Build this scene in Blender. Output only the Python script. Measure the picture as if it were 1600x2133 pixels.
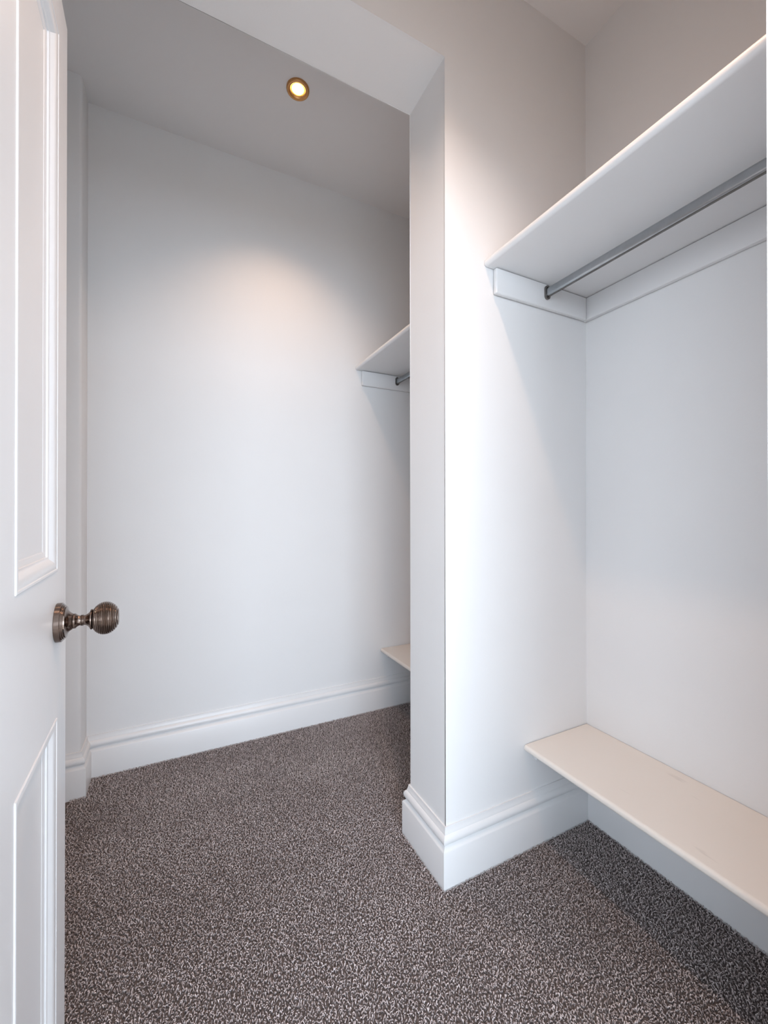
import bpy, bmesh, math, random
import numpy as np
from mathutils import Vector, Matrix

for o in list(bpy.data.objects):
    bpy.data.objects.remove(o)
scene = bpy.context.scene
COL = scene.collection
R = math.radians

# ------------------------------------------------------------------ camera
CAM_Z = 1.09
F_PX, W_PX, H_PX = 865.7, 1600.0, 2133.0
cam_d = bpy.data.cameras.new('camera')
cam = bpy.data.objects.new('camera', cam_d)
COL.objects.link(cam)
cam_d.sensor_fit = 'VERTICAL'
cam_d.sensor_height = 36.0
cam_d.lens = F_PX / H_PX * 36.0
cam_d.shift_y = -7.0 / H_PX
cam_d.clip_start = 0.02
cam.location = (0, 0, CAM_Z)
cam.rotation_euler = (R(90 + 0.21), 0, R(-26.67))
scene.camera = cam

# ------------------------------------------------------------------ exposure, world
vs = scene.view_settings
vs.view_transform = 'Standard'
vs.look = 'None'
vs.gamma = 1.0
vs.use_curve_mapping = False
vs.exposure = 0.0
world = bpy.data.worlds.new('world')
scene.world = world
world.use_nodes = True
world.node_tree.nodes['Background'].inputs[0].default_value = (0.72, 0.85, 1.0, 1)
world.node_tree.nodes['Background'].inputs[1].default_value = 1.2


def area_light(name, loc, rot, sx, sy, power, col):
    d = bpy.data.lights.new(name, 'AREA')
    d.shape = 'RECTANGLE'
    d.size, d.size_y = sx, sy
    d.energy = power
    d.color = col
    o = bpy.data.objects.new(name, d)
    COL.objects.link(o)
    o.location = loc
    o.rotation_euler = rot
    return o


# daylight entering by the window of the room behind the photographer
DAY, SIDE_FILL = 385.0, 104.0
area_light('window_daylight', (-0.85, -4.82, 1.5), (R(90), 0, 0), 4.4, 2.1, DAY, (0.74, 0.87, 1.0))
area_light('side_fill_light', (-3.22, -1.75, 1.5), (0, R(-90), 0), 2.1, 2.2, SIDE_FILL, (0.74, 0.87, 1.0))  # added fill from an unseen side window, softens and brightens the alcove
LAMP_FAR, LAMP_NEAR = 29.0, 46.0
LAMP_COL = (1.0, 0.65, 0.44)

# ------------------------------------------------------------------ key dimensions (metres)
ZC = 2.772            # ceiling
ZH = 2.433            # underside of the header
YPF, YPB = 1.0128, 1.2185   # partition front and back faces
XP = 0.711            # pier jamb face
XR = 1.3256           # right wall
XL = -0.50            # left wall
YW = 2.0753           # far wall
XN, YN = -0.3243, 1.9564    # boxed corner
YD, YD0 = 0.225, 0.085      # doorway wall, inner and outer face
DX0, DX1 = -0.175, 0.6125    # doorway opening
DZ = 2.0
SK_H = 0.162
PILE = 0.009          # carpet pile depth; its tips are at z = 0


# ------------------------------------------------------------------ materials
def new_mat(name):
    m = bpy.data.materials.new(name)
    m.use_nodes = True
    return m, m.node_tree.nodes, m.node_tree.links, m.node_tree.nodes['Principled BSDF']


def paint(name, col, rough, bump=0.06, scale=160.0, mottling=0.02, coat=0.0):
    m, N, L, b = new_mat(name)
    tc = N.new('ShaderNodeTexCoord')
    n1 = N.new('ShaderNodeTexNoise')
    n1.inputs['Scale'].default_value = 3.0
    n1.inputs['Detail'].default_value = 5.0
    L.new(tc.outputs['Object'], n1.inputs['Vector'])
    mix = N.new('ShaderNodeMix')
    mix.data_type = 'RGBA'
    mix.inputs['A'].default_value = tuple(c * (1 - mottling) for c in col) + (1,)
    mix.inputs['B'].default_value = tuple(min(1, c * (1 + mottling)) for c in col) + (1,)
    L.new(n1.outputs['Fac'], mix.inputs['Factor'])
    L.new(mix.outputs['Result'], b.inputs['Base Color'])
    b.inputs['Roughness'].default_value = rough
    n2 = N.new('ShaderNodeTexNoise')
    n2.inputs['Scale'].default_value = scale
    n2.inputs['Detail'].default_value = 3.0
    L.new(tc.outputs['Object'], n2.inputs['Vector'])
    bp = N.new('ShaderNodeBump')
    bp.inputs['Strength'].default_value = bump
    bp.inputs['Distance'].default_value = 0.002
    L.new(n2.outputs['Fac'], bp.inputs['Height'])
    L.new(bp.outputs['Normal'], b.inputs['Normal'])
    b.inputs['Coat Weight'].default_value = coat
    return m


M_WALL = paint('wall_paint', (0.84, 0.838, 0.84), 0.75, 0.08, 120)
M_CEIL = paint('ceiling_paint', (0.83, 0.822, 0.825), 0.85, 0.08, 120)
M_WOOD = paint('gloss_woodwork_paint', (0.82, 0.82, 0.825), 0.34, 0.05, 60)
M_DOOR = paint('door_paint', (0.82, 0.82, 0.83), 0.36, 0.06, 45)
M_SHELF = paint('shelf_paint', (0.80, 0.80, 0.805), 0.42, 0.06, 60)


def bench_paint():
    m = paint('bench_paint', (0.85, 0.795, 0.735), 0.4, 0.06, 60)
    N, L = m.node_tree.nodes, m.node_tree.links
    b = N['Principled BSDF']
    src = b.inputs['Base Color'].links[0].from_socket
    tc = N.new('ShaderNodeTexCoord')
    mp = N.new('ShaderNodeMapping')
    mp.inputs['Scale'].default_value = (26, 5, 1)
    mp.inputs['Rotation'].default_value = (0, 0, R(18))
    n = N.new('ShaderNodeTexNoise')
    n.inputs['Scale'].default_value = 1.3
    n.inputs['Detail'].default_value = 6
    ramp = N.new('ShaderNodeValToRGB')
    ramp.color_ramp.elements[0].position = 0.66
    ramp.color_ramp.elements[1].position = 0.78
    ramp.color_ramp.elements[0].color = (0, 0, 0, 1)
    ramp.color_ramp.elements[1].color = (0.35, 0.35, 0.35, 1)
    mix = N.new('ShaderNodeMix')
    mix.data_type = 'RGBA'
    mix.inputs['B'].default_value = (0.45, 0.42, 0.39, 1)
    L.new(tc.outputs['Object'], mp.inputs['Vector'])
    L.new(mp.outputs['Vector'], n.inputs['Vector'])
    L.new(n.outputs['Fac'], ramp.inputs['Fac'])
    L.new(ramp.outputs['Color'], mix.inputs['Factor'])
    L.new(src, mix.inputs['A'])
    L.new(mix.outputs['Result'], b.inputs['Base Color'])
    return m


M_BENCH = bench_paint()


def metal(name, col, rough, metallic=1.0, noise=0.12):
    m, N, L, b = new_mat(name)
    tc = N.new('ShaderNodeTexCoord')
    n = N.new('ShaderNodeTexNoise')
    n.inputs['Scale'].default_value = 60
    n.inputs['Detail'].default_value = 4
    L.new(tc.outputs['Object'], n.inputs['Vector'])
    mix = N.new('ShaderNodeMix')
    mix.data_type = 'RGBA'
    mix.inputs['A'].default_value = tuple(c * (1 - noise) for c in col) + (1,)
    mix.inputs['B'].default_value = tuple(min(1, c * (1 + noise)) for c in col) + (1,)
    L.new(n.outputs['Fac'], mix.inputs['Factor'])
    L.new(mix.outputs['Result'], b.inputs['Base Color'])
    b.inputs['Metallic'].default_value = metallic
    b.inputs['Roughness'].default_value = rough
    return m


M_BOARDS = paint('pale_floor_paint', (0.74, 0.69, 0.64), 0.45, 0.05, 30, 0.06)  # unseen outer floor, kept pale to bounce daylight up through the doorway
M_KNOB = metal('antique_nickel', (0.20, 0.15, 0.125), 0.17)
M_RAIL = metal('satin_chrome', (0.42, 0.44, 0.46), 0.28)
M_SOCKET = metal('dark_socket_metal', (0.20, 0.19, 0.18), 0.38)
M_BEZEL = metal('bronze_bezel', (0.58, 0.31, 0.13), 0.36)
M_DARK = metal('dark_screw', (0.03, 0.028, 0.025), 0.5)


def carpet_mat():
    m, N, L, b = new_mat('carpet_yarn')
    at = N.new('ShaderNodeAttribute')
    at.attribute_name = 'yarn'
    ramp = N.new('ShaderNodeValToRGB')
    e = ramp.color_ramp.elements
    e[0].position, e[0].color = 0.0, (0.20, 0.163, 0.158, 1)
    e[1].position, e[1].color = 1.0, (0.92, 0.83, 0.83, 1)
    e.new(0.5).color = (0.60, 0.515, 0.51, 1)
    L.new(at.outputs['Fac'], ramp.inputs['Fac'])
    L.new(ramp.outputs['Color'], b.inputs['Base Color'])
    b.inputs['Roughness'].default_value = 0.9
    b.inputs['Sheen Weight'].default_value = 0.15
    return m


def backing_mat():
    m, N, L, b = new_mat('carpet_backing')
    tc = N.new('ShaderNodeTexCoord')
    n = N.new('ShaderNodeTexNoise')
    n.inputs['Scale'].default_value = 220
    n.inputs['Detail'].default_value = 3
    ramp = N.new('ShaderNodeValToRGB')
    ramp.color_ramp.elements[0].position = 0.35
    ramp.color_ramp.elements[0].color = (0.07, 0.056, 0.052, 1)
    ramp.color_ramp.elements[1].position = 0.7
    ramp.color_ramp.elements[1].color = (0.22, 0.185, 0.175, 1)
    L.new(tc.outputs['Object'], n.inputs['Vector'])
    L.new(n.outputs['Fac'], ramp.inputs['Fac'])
    L.new(ramp.outputs['Color'], b.inputs['Base Color'])
    b.inputs['Roughness'].default_value = 0.95
    return m


def lamp_glass():
    m, N, L, b = new_mat('lit_lamp_face')
    em = N.new('ShaderNodeEmission')
    lw = N.new('ShaderNodeTexCoord')
    g = N.new('ShaderNodeTexGradient')
    g.gradient_type = 'SPHERICAL'
    mp = N.new('ShaderNodeMapping')
    mp.inputs['Scale'].default_value = (36, 36, 36)
    ramp = N.new('ShaderNodeValToRGB')
    ramp.color_ramp.elements[0].color = (0.10, 0.045, 0.006, 1)
    ramp.color_ramp.elements.new(0.14).color = (0.22, 0.13, 0.025, 1)
    ramp.color_ramp.elements[2].position = 0.30
    ramp.color_ramp.elements[2].color = (1.0, 0.84, 0.5, 1)
    L.new(lw.outputs['Object'], mp.inputs['Vector'])
    L.new(mp.outputs['Vector'], g.inputs['Vector'])
    L.new(g.outputs['Fac'], ramp.inputs['Fac'])
    L.new(ramp.outputs['Color'], em.inputs['Color'])
    em.inputs['Strength'].default_value = 14.0
    L.new(em.outputs['Emission'], N['Material Output'].inputs['Surface'])
    return m


M_YARN = carpet_mat()
M_BACK = backing_mat()
M_LAMP = lamp_glass()


# ------------------------------------------------------------------ helpers
def link(name, me, mat=None, parent=None):
    o = bpy.data.objects.new(name, me)
    COL.objects.link(o)
    if mat:
        me.materials.clear()
        me.materials.append(mat)
    if parent:
        o.parent = parent
    return o


def mesh_of(bm, name, smooth=False, angle=40):
    bmesh.ops.recalc_face_normals(bm, faces=bm.faces[:])
    me = bpy.data.meshes.new(name)
    bm.to_mesh(me)
    bm.free()
    if smooth:
        me.polygons.foreach_set('use_smooth', [True] * len(me.polygons))
        me.set_sharp_from_angle(angle=R(angle))
    return me


def box_bm(x0, x1, y0, y1, z0, z1, bevel=0.0, seg=2):
    bm = bmesh.new()
    bmesh.ops.create_cube(bm, size=1.0)
    for v in bm.verts:
        v.co = Vector(((x0 + x1) / 2 + v.co.x * (x1 - x0), (y0 + y1) / 2 + v.co.y * (y1 - y0), (z0 + z1) / 2 + v.co.z * (z1 - z0)))
    if bevel > 0:
        bmesh.ops.bevel(bm, geom=bm.edges[:], offset=bevel, segments=seg, affect='EDGES', profile=0.5)
    return bm


def box(name, dims, mat, parent=None, bevel=0.0, seg=2):
    return link(name, mesh_of(box_bm(*dims, bevel, seg), name, bevel > 0), mat, parent)


def prism_bm(poly, axis, a0, a1):
    """poly: 2D points; extruded along axis ('X','Y','Z') from a0 to a1."""
    bm = bmesh.new()

    def P(p, a):
        if axis == 'Y':
            return (p[0], a, p[1])
        if axis == 'X':
            return (a, p[0], p[1])
        return (p[0], p[1], a)
    A = [bm.verts.new(P(p, a0)) for p in poly]
    B = [bm.verts.new(P(p, a1)) for p in poly]
    n = len(poly)
    bm.faces.new(A)
    bm.faces.new(B[::-1])
    for i in range(n):
        bm.faces.new((A[i], B[i], B[(i + 1) % n], A[(i + 1) % n]))
    return bm


def sweep_bm(path, profile, side=1):
    """mitred sweep of a closed profile [(offset, z)] along a 2D path; offset goes to the left (side=1) of travel."""
    bm = bmesh.new()
    n = len(path)
    rings = []
    for i, p in enumerate(path):
        p = Vector(p)
        d0 = (p - Vector(path[i - 1])).normalized() if i > 0 else None
        d1 = (Vector(path[i + 1]) - p).normalized() if i < n - 1 else None
        if d0 is None:
            d0 = d1
        if d1 is None:
            d1 = d0
        n0 = Vector((-d0.y, d0.x)) * side
        n1 = Vector((-d1.y, d1.x)) * side
        m = (n0 + n1).normalized()
        k = 1.0 / max(0.2, m.dot(n0))
        rings.append([bm.verts.new((p.x + m.x * o * k, p.y + m.y * o * k, z)) for o, z in profile])
    q = len(profile)
    for a, b in zip(rings[:-1], rings[1:]):
        for j in range(q):
            bm.faces.new((a[j], a[(j + 1) % q], b[(j + 1) % q], b[j]))
    bm.faces.new(rings[0])
    bm.faces.new(rings[-1][::-1])
    return bm


def lathe_bm(prof, seg=48):
    """prof: [(radius, height)]; axis Z."""
    bm = bmesh.new()
    rings = []
    for r, h in prof:
        if r < 1e-6:
            rings.append([bm.verts.new((0, 0, h))])
        else:
            rings.append([bm.verts.new((r * math.cos(2 * math.pi * i / seg), r * math.sin(2 * math.pi * i / seg), h)) for i in range(seg)])
    for a, b in zip(rings[:-1], rings[1:]):
        for i in range(seg):
            j = (i + 1) % seg
            if len(a) == 1 and len(b) == 1:
                continue
            if len(a) == 1:
                bm.faces.new((a[0], b[i], b[j]))
            elif len(b) == 1:
                bm.faces.new((a[i], a[j], b[0]))
            else:
                bm.faces.new((a[i], a[j], b[j], b[i]))
    return bm


def empty(name, loc=(0, 0, 0), rz=0.0):
    o = bpy.data.objects.new(name, None)
    COL.objects.link(o)
    o.location = loc
    o.rotation_euler = (0, 0, rz)
    o.empty_display_size = 0.05
    return o


def tag(o, label=None, cat=None, group=None, kind=None):
    if label:
        o['label'] = label
    if cat:
        o['category'] = cat
    if group:
        o['group'] = group
    if kind:
        o['kind'] = kind
    return o


def struct(o, label, cat):
    return tag(o, label, cat, kind='structure')


# ------------------------------------------------------------------ room shell
T = 0.12
struct(box('floor', (XL - T, XR + T, YD0, YW + T, -PILE - 0.06, -PILE), M_BACK),
       'grey brown carpeted floor of the walk-in closet', 'floor')
struct(box('ceiling', (XL - T, XR + T, YD0, YW + T, ZC, ZC + 0.1), M_CEIL),
       'plain white ceiling above the closet', 'ceiling')
struct(box('wall_far', (XL - T, XR + T, YW, YW + T, -PILE, ZC), M_WALL),
       'plain white far wall seen through the opening', 'wall')
struct(box('wall_right', (XR, XR + T, YD0, YW, -PILE, ZC), M_WALL),
       'white right wall carrying the shelves', 'wall')
struct(box('wall_left', (XL - T, XL, YD0, YW, -PILE, ZC), M_WALL),
       'white left wall behind the open door', 'wall')


def boxing():
    bm = box_bm(XL, XN, YN, YW, -PILE, ZC)
    bm.edges.ensure_lookup_table()
    es = [e for e in bm.edges if all(abs(v.co.x - XN) < 1e-5 and abs(v.co.y - YN) < 1e-5 for v in e.verts)]
    bmesh.ops.bevel(bm, geom=es, offset=0.012, segments=5, affect='EDGES', profile=0.5)
    return mesh_of(bm, 'wall_boxing', True, 50)


struct(link('wall_corner', boxing(), M_WALL), 'narrow white boxed-out corner beside the far wall, behind the door', 'wall')
part_poly = [(XP, -PILE), (XR, -PILE), (XR, ZC), (XL, ZC), (XL, ZH), (XP, ZH)]
bm = prism_bm(part_poly, 'Y', YPF, YPB)
bmesh.ops.bevel(bm, geom=[e for e in bm.edges if (all(abs(v.co.x - XP) < 1e-5 for v in e.verts) and abs(e.verts[0].co.y - e.verts[1].co.y) < 1e-5)
                          or all(abs(v.co.z - ZH) < 1e-5 for v in e.verts) and abs(e.verts[0].co.y - e.verts[1].co.y) < 1e-5],
                offset=0.002, segments=2, affect='EDGES')
struct(link('wall_partition', mesh_of(bm, 'wall_partition', True, 30), M_WALL),
       'white partition pier with deep header over the open passage', 'wall')
door_poly = [(XL, -PILE), (DX0 - 0.03, -PILE), (DX0 - 0.03, DZ + 0.03), (DX1 + 0.03, DZ + 0.03), (DX1 + 0.03, -PILE), (XR, -PILE), (XR, ZC), (XL, ZC)]
struct(link('wall_door', mesh_of(prism_bm(door_poly, 'Y', YD0, YD), 'wall_door'), M_WALL),
       'white wall around the entrance doorway, at right edge', 'wall')

# the door lining (jambs and head) with a stop bead
lin = empty('trim_1', (0, 0, 0))
struct(lin, 'white painted door lining edge at far right of the view', 'door frame')
box('jamb', (DX0 - 0.03, DX0, YD0 - 0.012, YD + 0.006, -PILE, DZ), M_WOOD, lin, 0.002)
box('jamb', (DX1, DX1 + 0.03, YD0 - 0.012, YD + 0.006, -PILE, DZ), M_WOOD, lin, 0.002)
box('head', (DX0 - 0.03, DX1 + 0.03, YD0 - 0.012, YD + 0.006, DZ, DZ + 0.03), M_WOOD, lin, 0.002)

# skirting
SKP = [(0.0, -PILE), (0.020, -PILE), (0.020, 0.100), (0.0185, 0.1035), (0.0085, 0.1125), (0.0080, 0.1165), (0.0140, 0.1178),
       (0.0168, 0.1235), (0.0168, 0.1295), (0.0150, 0.1355), (0.0115, 0.1405), (0.0085, 0.1425), (0.0085, 0.1445), (0.0068, 0.1485), (0.0052, 0.1555), (0.0045, SK_H), (0.0, SK_H)]


def skirting(name, path, label, side=1):
    o = link(name, mesh_of(sweep_bm(path, SKP, side), name, True, 28), M_WOOD)
    return struct(o, label, 'skirting board')


skirting('baseboard_far', [(XR, YW), (XN, YW), (XN, YN), (XL, YN)], 'white moulded skirting along the far wall and its boxed corner', 1)
skirting('baseboard_partition', [(XR, YPF), (XP, YPF), (XP, YPB), (XR, YPB)], 'white moulded skirting wrapped around the partition pier', 1)
skirting('baseboard_right', [(XR, YD + 0.002), (XR, YPF - 0.0205)], 'white skirting on right wall under the near low shelf', 1)
skirting('baseboard_right', [(XR, YPB + 0.0205), (XR, YW - 0.0205)], 'white skirting on right wall under the far low shelf', 1)

# the daylit room behind the photographer: floor, ceiling, walls, a window and an added fill window
BX0, BX1, BY = -3.2, 2.6, -4.8
struct(box('floor', (BX0, BX1, BY, YD0, -PILE - 0.06, -PILE), M_BOARDS), 'unseen floor of the room outside the doorway, made pale to bounce daylight', 'floor')
struct(box('ceiling', (BX0, BX1, BY, YD0, ZC, ZC + 0.1), M_CEIL), 'white ceiling of the room outside the doorway', 'ceiling')
struct(box('wall_right', (BX1, BX1 + T, BY, YD0, -PILE, ZC), M_WALL), 'white right wall of the room outside the doorway', 'wall')
wx0, wx1, wz0, wz1 = -3.05, 1.35, 0.45, 2.55


def wall_with_hole(name, axis, a0, a1, c0, c1, w0, w1, label):
    """wall in the plane of axis, spanning a0..a1, thickness c0..c1, with a window hole w0..w1"""
    out = bmesh.new()
    for d in ((a0, w0, -PILE, ZC), (w1, a1, -PILE, ZC), (w0, w1, -PILE, wz0), (w0, w1, wz1, ZC)):
        t = box_bm(d[0], d[1], c0, c1, d[2], d[3]) if axis == 'X' else box_bm(c0, c1, d[0], d[1], d[2], d[3])
        me = bpy.data.meshes.new('tmp')
        t.to_mesh(me)
        t.free()
        out.from_mesh(me)
        bpy.data.meshes.remove(me)
    return struct(link(name, mesh_of(out, name), M_WALL), label, 'wall')


wall_with_hole('wall_rear', 'X', BX0, BX1, BY - T, BY, wx0, wx1, 'white wall with a wide window behind the photographer')
wall_with_hole('wall_left', 'Y', BY, YD0, BX0 - T, BX0, -2.85, -0.65, 'white left wall with an added fill window, in the room outside the doorway')
struct(box('wall_front', (BX0, XL - T, YD0 - 0.02, YD0 + 0.1, -PILE, ZC), M_WALL), 'white wall left of the closet in the outer room', 'wall')
struct(box('wall_front', (XR + T, BX1, YD0 - 0.02, YD0 + 0.1, -PILE, ZC), M_WALL), 'white wall right of the closet in the outer room', 'wall')


def window(name, loc, rz, width, n, label):
    t = empty(name, loc, rz)
    struct(t, label, 'window')
    hgt = wz1 - wz0
    for i in range(n):
        xx = -width / 2 + i * width / (n - 1)
        box('mullion', (xx - 0.025, xx + 0.025, -0.1, -0.055, 0.0, hgt), M_WOOD, t)
    for zz in (0.025, hgt - 0.025):
        box('window_rail', (-width / 2, width / 2, -0.1, -0.055, zz - 0.025, zz + 0.025), M_WOOD, t)


window('window_1', ((wx0 + wx1) / 2, BY, wz0), 0, wx1 - wx0, 5, 'wide white window behind the photographer')
window('window_fill', (BX0, -1.75, wz0), R(-90), 2.2, 3, 'unseen window added for fill light in the left wall of the outer room')  # out of view, added to go with the side fill light

# ------------------------------------------------------------------ the door
LEAF_W, LEAF_H, LEAF_T = 0.724, 1.976, 0.040
PR = 0.0125           # panel recess
# visible free-edge corner at world (-0.1813, 0.954); the leaf runs back to its hinges 1.8 degrees off the wall's square
door = empty('door_1', (-0.1813, 0.954, 0.009), R(1.83))
struct(door, 'white four-panel door standing open at left edge, brass-brown knob', 'door')
# local axes: y runs along the leaf (0 at the free edge, -LEAF_W at the hinges), +x is the visible face
Z0 = 0.009
pz = [(0.205 - Z0, 0.740 - Z0), (0.987 - Z0, 1.898 - Z0)]
py = [(-0.312, -0.0786), (-0.645, -0.412)]


def rails():
    """stiles, rails and muntin as separate parts of the leaf"""
    e = 0.0
    ys = [0.0, py[0][1], py[0][0], py[1][1], py[1][0], -LEAF_W]
    box('stile', (-LEAF_T, 0, ys[1], ys[0], 0, LEAF_H), M_DOOR, door)
    box('stile', (-LEAF_T, 0, ys[5], ys[4], 0, LEAF_H), M_DOOR, door)
    box('rail', (-LEAF_T, 0, ys[4], ys[1], 0, pz[0][0]), M_DOOR, door)
    box('rail', (-LEAF_T, 0, ys[4], ys[1], pz[0][1], pz[1][0]), M_DOOR, door)
    box('rail', (-LEAF_T, 0, ys[4], ys[1], pz[1][1], LEAF_H), M_DOOR, door)
    for a, b in pz:
        box('muntin', (-LEAF_T, 0, ys[3], ys[2], a, b), M_DOOR, door)


rails()


def frame_moulding(y0, y1, z0, z1, mirror=False):
    prof = [(0.0, 0.0), (0.0, 0.0010), (0.0012, 0.0018), (0.0040, 0.0018), (0.0052, 0.0006), (0.007, 0.0010), (0.013, 0.0004), (0.018, -0.0022),
            (0.022, -0.0058), (0.0245, -0.0072), (0.0265, -0.0074), (0.027, -0.0098), (0.033, -0.0106), (0.036, -0.0120), (0.037, -PR - 0.001), (0.0, -PR - 0.001)]
    bm = bmesh.new()
    rings = []
    for cy, cz, sy, sz in ((y0, z0, 1, 1), (y1, z0, -1, 1), (y1, z1, -1, -1), (y0, z1, 1, -1)):
        rings.append([bm.verts.new((x, cy + sy * o, cz + sz * o)) for o, x in prof])
    q = len(prof)
    for i in range(4):
        a, b = rings[i], rings[(i + 1) % 4]
        for j in range(q):
            bm.faces.new((a[j], a[(j + 1) % q], b[(j + 1) % q], b[j]))
    return mesh_of(bm, 'moulding', True, 25)


for (y0, y1) in py:
    for (z0, z1) in pz:
        p = box('panel', (-LEAF_T + PR, -PR, y0, y1, z0, z1), M_DOOR, door)
        mo = link('moulding', frame_moulding(y0, y1, z0, z1), M_DOOR, door)

# knob: turned beehive knob on a stepped rose, axis along local +x of the door
KY, KZ = -0.078, 0.8997 - Z0
rot = Matrix.Rotation(R(90), 4, 'Y')


def turned(name, prof, mat, parent, seg=64, angle=24):
    bm = lathe_bm(prof, seg)
    bmesh.ops.transform(bm, matrix=Matrix.Translation((0, KY, KZ)) @ rot, verts=bm.verts[:])
    return link(name, mesh_of(bm, name, True, angle), mat, parent)


ball = []
BC, BR, BA = 0.0690, 0.0288, 0.0222      # ball centre, radius, half length of its axis
nr = 14
h0, h1 = BC - 0.0182, BC + 0.0182
for i in range(nr * 6 + 1):
    h = h0 + (h1 - h0) * i / (nr * 6)
    rad_ = BR * math.sqrt(max(0, 1 - ((h - BC) / BA) ** 2))
    rad_ -= 0.0012 * (1 - abs(math.sin(math.pi * i / 6)))
    ball.append((rad_, h))
ball += [(0.0146, h1 + 0.0002), (0.0142, h1 + 0.0012), (0.0120, h1 + 0.0020), (0.006, h1 + 0.0024), (0.0, h1 + 0.0025)]
knob_p = [(0.0, h0 - 0.0035), (0.0165, h0 - 0.0035), (0.0175, h0 - 0.0028), (0.0175, h0 - 0.0010), (0.0160, h0 - 0.0002)] + ball
kn = turned('knob', knob_p, M_KNOB, door, 64, 28)
tag(kn, 'ribbed antique nickel beehive knob')
nk = [(0.0, 0.0230), (0.0118, 0.0230), (0.0126, 0.0236), (0.0126, 0.0262), (0.0118, 0.0270), (0.0100, 0.0286), (0.0088, 0.0306), (0.0083, 0.0326), (0.0083, 0.0332),
      (0.0094, 0.0338), (0.0094, 0.0348), (0.0087, 0.0354), (0.0096, 0.0360), (0.0096, 0.0372), (0.0084, 0.0378), (0.0084, 0.0392), (0.0092, 0.0412),
      (0.0110, 0.0438), (0.0138, h0 - 0.0048), (0.0162, h0 - 0.0034), (0.0, h0 - 0.0034)]
turned('neck', nk, M_KNOB, kn, 48, 30)
ro = [(0.0, 0.0), (0.0320, 0.0), (0.0327, 0.0008), (0.0327, 0.0078), (0.0318, 0.0086), (0.0300, 0.0088), (0.0300, 0.0104), (0.0280, 0.0106), (0.0280, 0.0122), (0.0260, 0.0124),
      (0.0258, 0.0140), (0.0238, 0.0144), (0.0205, 0.0154), (0.0172, 0.0174), (0.0148, 0.0198), (0.0134, 0.0222), (0.0122, 0.0230), (0.0, 0.0230)]
rose = turned('rose', ro, M_KNOB, kn, 64, 24)
for ang in (200, 20):
    b_ = lathe_bm([(0.0, 0.0125), (0.0022, 0.0125), (0.0022, 0.0136), (0.0, 0.0136)], 12)
    rr = 0.0272
    bmesh.ops.transform(b_, matrix=Matrix.Translation((0, KY + rr * math.cos(R(ang)), KZ + rr * math.sin(R(ang)))) @ rot, verts=b_.verts[:])
    link('screw', mesh_of(b_, 'screw'), M_DARK, kn)

# ------------------------------------------------------------------ shelves, low shelves and hanging rails
ZS, ZB = 1.847, 0.3224
G = 0.0022            # hairline gap to the plaster


def bullnose_board(name, x0, x1, y0, y1, z0, z1, mat, parent, r=0.008):
    """board with its front (x0) edge rounded; long direction is y"""
    n = 6
    prof = [(x1, z0), (x1, z1)]
    for i in range(n + 1):
        a = R(90) + R(90) * i / n
        prof.append((x0 + r + r * math.cos(a), z1 - r + r * math.sin(a)))
    for i in range(n + 1):
        a = R(180) + R(90) * i / n
        prof.append((x0 + r + r * math.cos(a), z0 + r + r * math.sin(a)))
    bm = prism_bm(prof, 'Y', y0, y1)
    return link(name, mesh_of(bm, name, True, 35), mat, parent)


def hanging_shelf(y0, y1, xf, far_end_y, label):
    t = empty('closet_shelf', (xf, (y0 + y1) / 2, ZS))
    tag(t, label, 'shelf', 'high shelves on the right wall')
    ox, oy, oz = t.location

    def L(x0, x1, a0, a1, z0, z1):
        return (x0 - ox, x1 - ox, a0 - oy, a1 - oy, z0 - oz, z1 - oz)
    bullnose_board('shelf_board', 0, XR - G - xf, y0 + G - oy, y1 - G - oy, 0, 0.0225, M_SHELF, t, 0.010)
    box('batten', L(xf + 0.034, XR - 0.0195, y1 - 0.019, y1 - 0.0024, ZS - 0.081, ZS - 0.0018), M_SHELF, t, 0.0045, 3)
    box('batten', L(XR - 0.019, XR - 0.0024, y0 + G, y1 - 0.0024, ZS - 0.081, ZS - 0.0018), M_SHELF, t, 0.002, 2)
    box('batten', L(xf + 0.034, XR - 0.0195, y0 + 0.0024, y0 + 0.019, ZS - 0.081, ZS - 0.0018), M_SHELF, t, 0.0045, 3)
    return t


def stadium(w, h, n=10):
    """upright rounded slot outline, width w, height h"""
    r = w / 2
    pts = []
    for i in range(n + 1):
        a = math.pi * i / n
        pts.append((r * math.cos(a), h / 2 - r + r * math.sin(a)))
    for i in range(n + 1):
        a = math.pi + math.pi * i / n
        pts.append((r * math.cos(a), -h / 2 + r + r * math.sin(a)))
    return pts


def hanging_rail(y0, y1, x, z, label):
    t = empty('hanging_rail', (x, (y0 + y1) / 2, z))
    tag(t, label, 'rail', 'wardrobe rails under the high shelves')
    hl = (y1 - y0) / 2
    tube_p = stadium(0.0145, 0.029)
    link('tube', mesh_of(prism_bm(tube_p, 'Y', -hl + 0.001, hl - 0.001), 'tube', True, 40), M_RAIL, t)
    # lip under the tube
    link('lip', mesh_of(prism_bm([(-0.0028, -0.0165), (0.0028, -0.0165), (0.0028, -0.013), (-0.0028, -0.013)], 'Y', -hl + 0.001, hl - 0.001), 'lip'), M_SOCKET, t)
    for s in (-1, 1):
        bm = bmesh.new()
        outer, inner = stadium(0.022, 0.046), stadium(0.0165, 0.034)
        ya, yb = (hl - 0.006, hl) if s > 0 else (-hl, -hl + 0.006)
        q = len(outer)
        rings = [[bm.verts.new((p[0], y, p[1])) for p in pr] for pr, y in ((outer, ya), (outer, yb), (inner, yb), (inner, ya))]
        for i in range(4):
            a, b = rings[i], rings[(i + 1) % 4]
            for j in range(q):
                bm.faces.new((a[j], a[(j + 1) % q], b[(j + 1) % q], b[j]))
        link('socket', mesh_of(bm, 'socket', True, 40), M_SOCKET, t)
    return t


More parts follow.
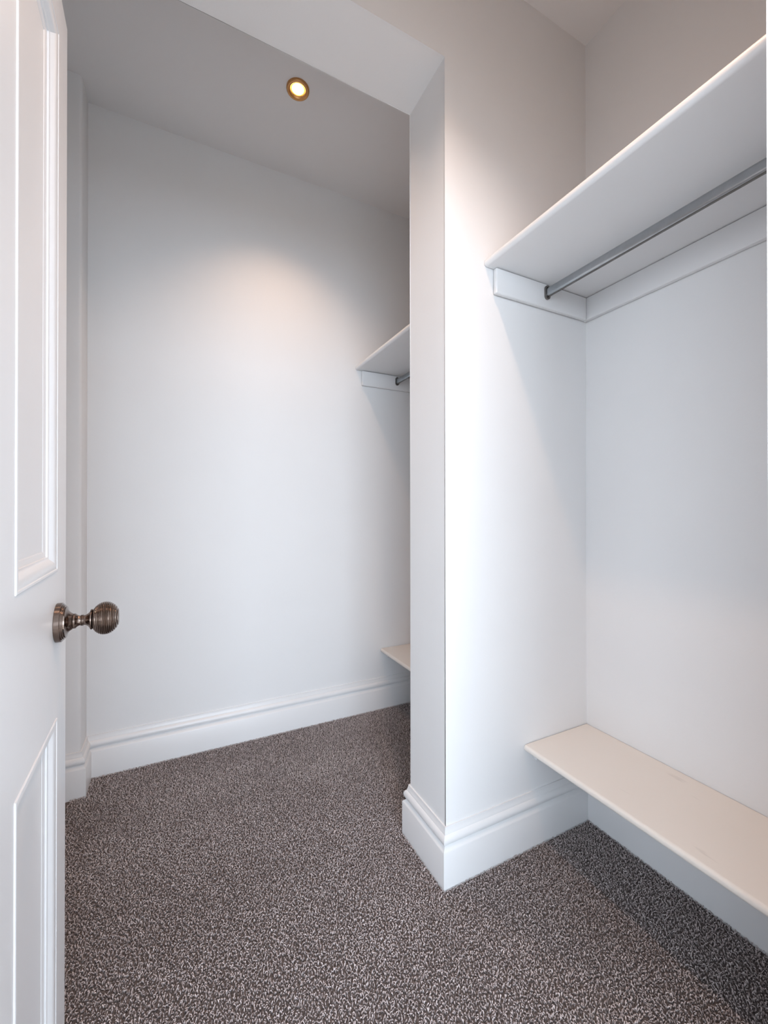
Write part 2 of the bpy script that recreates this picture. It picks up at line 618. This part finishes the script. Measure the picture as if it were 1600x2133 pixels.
def low_shelf(y0, y1, xf, label):
    t = empty('low_shelf', (xf, (y0 + y1) / 2, ZB))
    tag(t, label, 'shelf', 'low shelves above the skirting')
    oy = (y0 + y1) / 2
    bullnose_board('shelf_board', 0, XR - G - xf, y0 + G - oy, y1 - G - oy, -0.020, 0, M_BENCH, t, 0.0085)
    box('batten', (0.038, XR - 0.0195 - xf, y1 - 0.019 - oy, y1 - 0.0024 - oy, -0.052, -0.0216), M_SHELF, t, 0.002)
    box('batten', (0.038, XR - 0.0195 - xf, y0 + 0.0024 - oy, y0 + 0.019 - oy, -0.052, -0.0216), M_SHELF, t, 0.002)
    box('batten', (XR - 0.019 - xf, XR - 0.0024 - xf, y0 + G - oy, y1 - 0.0024 - oy, -0.052, -0.0216), M_SHELF, t, 0.002)
    return t


hanging_shelf(YD, YPF, 0.8565, YPF, 'white high shelf with bullnose edge in the near alcove, at upper right')
hanging_shelf(YPB, YW, 0.868, YW, 'white high shelf against the far wall, mostly hidden behind the pier')
low_shelf(YD, YPF, 1.0205, 'long cream low shelf above the carpet in the near alcove, at lower right')
low_shelf(YPB, YW, 1.0205, 'cream low shelf against the far wall, its corner peeping past the pier')
hanging_rail(YD + 0.0195, YPF - 0.0195, 1.107, 1.8145, 'grey metal oval hanging rail under the near high shelf')
hanging_rail(YPB + 0.0195, YW - 0.0195, 1.115, 1.8145, 'short visible end of grey hanging rail beside the far wall')


# ------------------------------------------------------------------ recessed downlights
def downlight(x, y, power, label):
    t = empty('downlight', (x, y, ZC))
    tag(t, label, 'ceiling light', 'recessed ceiling downlights')
    prof = [(0.045, 0.0), (0.045, -0.003), (0.0440, -0.0062), (0.0415, -0.0085), (0.0385, -0.0092), (0.0360, -0.0086), (0.0345, -0.0074), (0.0338, -0.0082), (0.0328, -0.0078),
            (0.0308, -0.0058), (0.0290, -0.0036), (0.0276, -0.0018), (0.0268, 0.0)]
    link('bezel', mesh_of(lathe_bm(prof, 48), 'bezel', True, 35), M_BEZEL, t)
    link('lamp_face', mesh_of(lathe_bm([(0.0, -0.0016), (0.010, -0.0015), (0.018, -0.0012), (0.0272, -0.0008)], 40), 'lamp_face', True, 60), M_LAMP, t)
    d = bpy.data.lights.new('downlight_beam', 'SPOT')
    d.energy = power
    d.color = LAMP_COL
    d.spot_size = R(108)
    d.spot_blend = 1.0
    d.shadow_soft_size = 0.028
    o = bpy.data.objects.new('downlight_beam', d)
    COL.objects.link(o)
    o.parent = t
    o.location = (0, 0, -0.038)
    return t


downlight(0.435, 1.632, LAMP_FAR, 'lit bronze-rimmed downlight recessed in the ceiling beyond the header')
downlight(0.452, 0.52, LAMP_NEAR, 'lit bronze-rimmed downlight recessed in the ceiling above the entrance')


# ------------------------------------------------------------------ carpet pile: short twisted yarns
def carpet():
    rng = np.random.default_rng(7)
    x0, x1, y0, y1 = XL, XR, YD0, YW
    sp = 0.0052
    gx, gy = np.meshgrid(np.arange(x0, x1, sp), np.arange(y0, y1, sp))
    px = gx.ravel() + rng.uniform(-.6, .6, gx.size) * sp
    py_ = gy.ravel() + rng.uniform(-.6, .6, gx.size) * sp
    keep = (px > XN - 0.03) & (px < XR - 0.018) & (py_ < YW - 0.018) & (py_ > YD0)
    keep &= ~((px > XP - 0.022) & (py_ > YPF - 0.022) & (py_ < YPB + 0.022))
    keep &= ~((px < XN + 0.022) & (py_ > YN - 0.022))
    keep &= ~((py_ < YD + 0.002) & ((px < DX0 + 0.002) | (px > DX1 - 0.002)))
    px, py_ = px[keep], py_[keep]
    n = len(px)
    # slow tone changes: shading of brushed and trodden pile put into the yarn colour
    low = np.zeros(n)
    for k in range(14):
        fx, fy = rng.normal(0, 9, 2)
        low += np.sin(px * fx + py_ * fy + rng.uniform(0, 6.28)) / 14 ** .5
    ang = rng.uniform(0, 2 * np.pi, n)
    reach = rng.uniform(0.0035, 0.0072, n)
    curl = rng.normal(0, 1.1, n)
    rad = rng.uniform(0.00095, 0.0014, n)
    top = -rng.uniform(0.0, 0.0022, n)
    ts = np.array([0.0, 0.34, 0.68, 1.0])
    prof_z = np.array([0.0, 0.72, 1.0, 0.86])
    ring = np.array([0, 2 * np.pi / 3, 4 * np.pi / 3])
    V = np.zeros((n, 4, 3, 3), np.float32)
    cx, cy = px.copy(), py_.copy()
    cx -= np.cos(ang) * reach * .5
    cy -= np.sin(ang) * reach * .5
    for i, t in enumerate(ts):
        a = ang + curl * (t - .3)
        if i:
            st = reach * (ts[i] - ts[i - 1])
            cx = cx + np.cos(a) * st
            cy = cy + np.sin(a) * st
        zz = -PILE + (top + PILE - rad) * prof_z[i]
        r = rad * (1.0, 1.1, 1.0, 0.55)[i]
        side = np.stack([-np.sin(a), np.cos(a)], 1)
        for j, q in enumerate(ring):
            o = np.cos(q + 0.5236) * r
            u = np.sin(q + 0.5236) * r
            V[:, i, j, 0] = cx + side[:, 0] * o
            V[:, i, j, 1] = cy + side[:, 1] * o
            V[:, i, j, 2] = zz + u
    verts = V.reshape(-1, 3)
    base = (np.arange(n) * 12)[:, None]
    faces = []
    for i in range(3):
        for j in range(3):
            k = (j + 1) % 3
            faces.append([i * 3 + j, i * 3 + k, (i + 1) * 3 + k, (i + 1) * 3 + j])
    fq = np.array(faces)                              # 9 quads
    idx = (base[:, :, None] + fq[None]).reshape(-1, 4)
    me = bpy.data.meshes.new('carpet_pile')
    me.vertices.add(len(verts))
    me.vertices.foreach_set('co', verts.ravel())
    me.loops.add(idx.size)
    me.loops.foreach_set('vertex_index', idx.ravel().astype(np.int32))
    me.polygons.add(len(idx))
    me.polygons.foreach_set('loop_start', np.arange(0, idx.size, 4, dtype=np.int32))
    me.polygons.foreach_set('use_smooth', np.ones(len(idx), bool))
    at = me.attributes.new('yarn', 'FLOAT', 'POINT')
    tone = np.clip(rng.normal(0.5, 0.24, n) + 0.06 * low, 0, 1)
    at.data.foreach_set('value', np.repeat(tone, 12).astype(np.float32))
    me.update(calc_edges=True)
    o = link('carpet_pile', me, M_YARN)
    tag(o, 'mottled grey brown twist pile carpet covering the closet floor', 'carpet', kind='stuff')
    return n


print('carpet yarns', carpet())
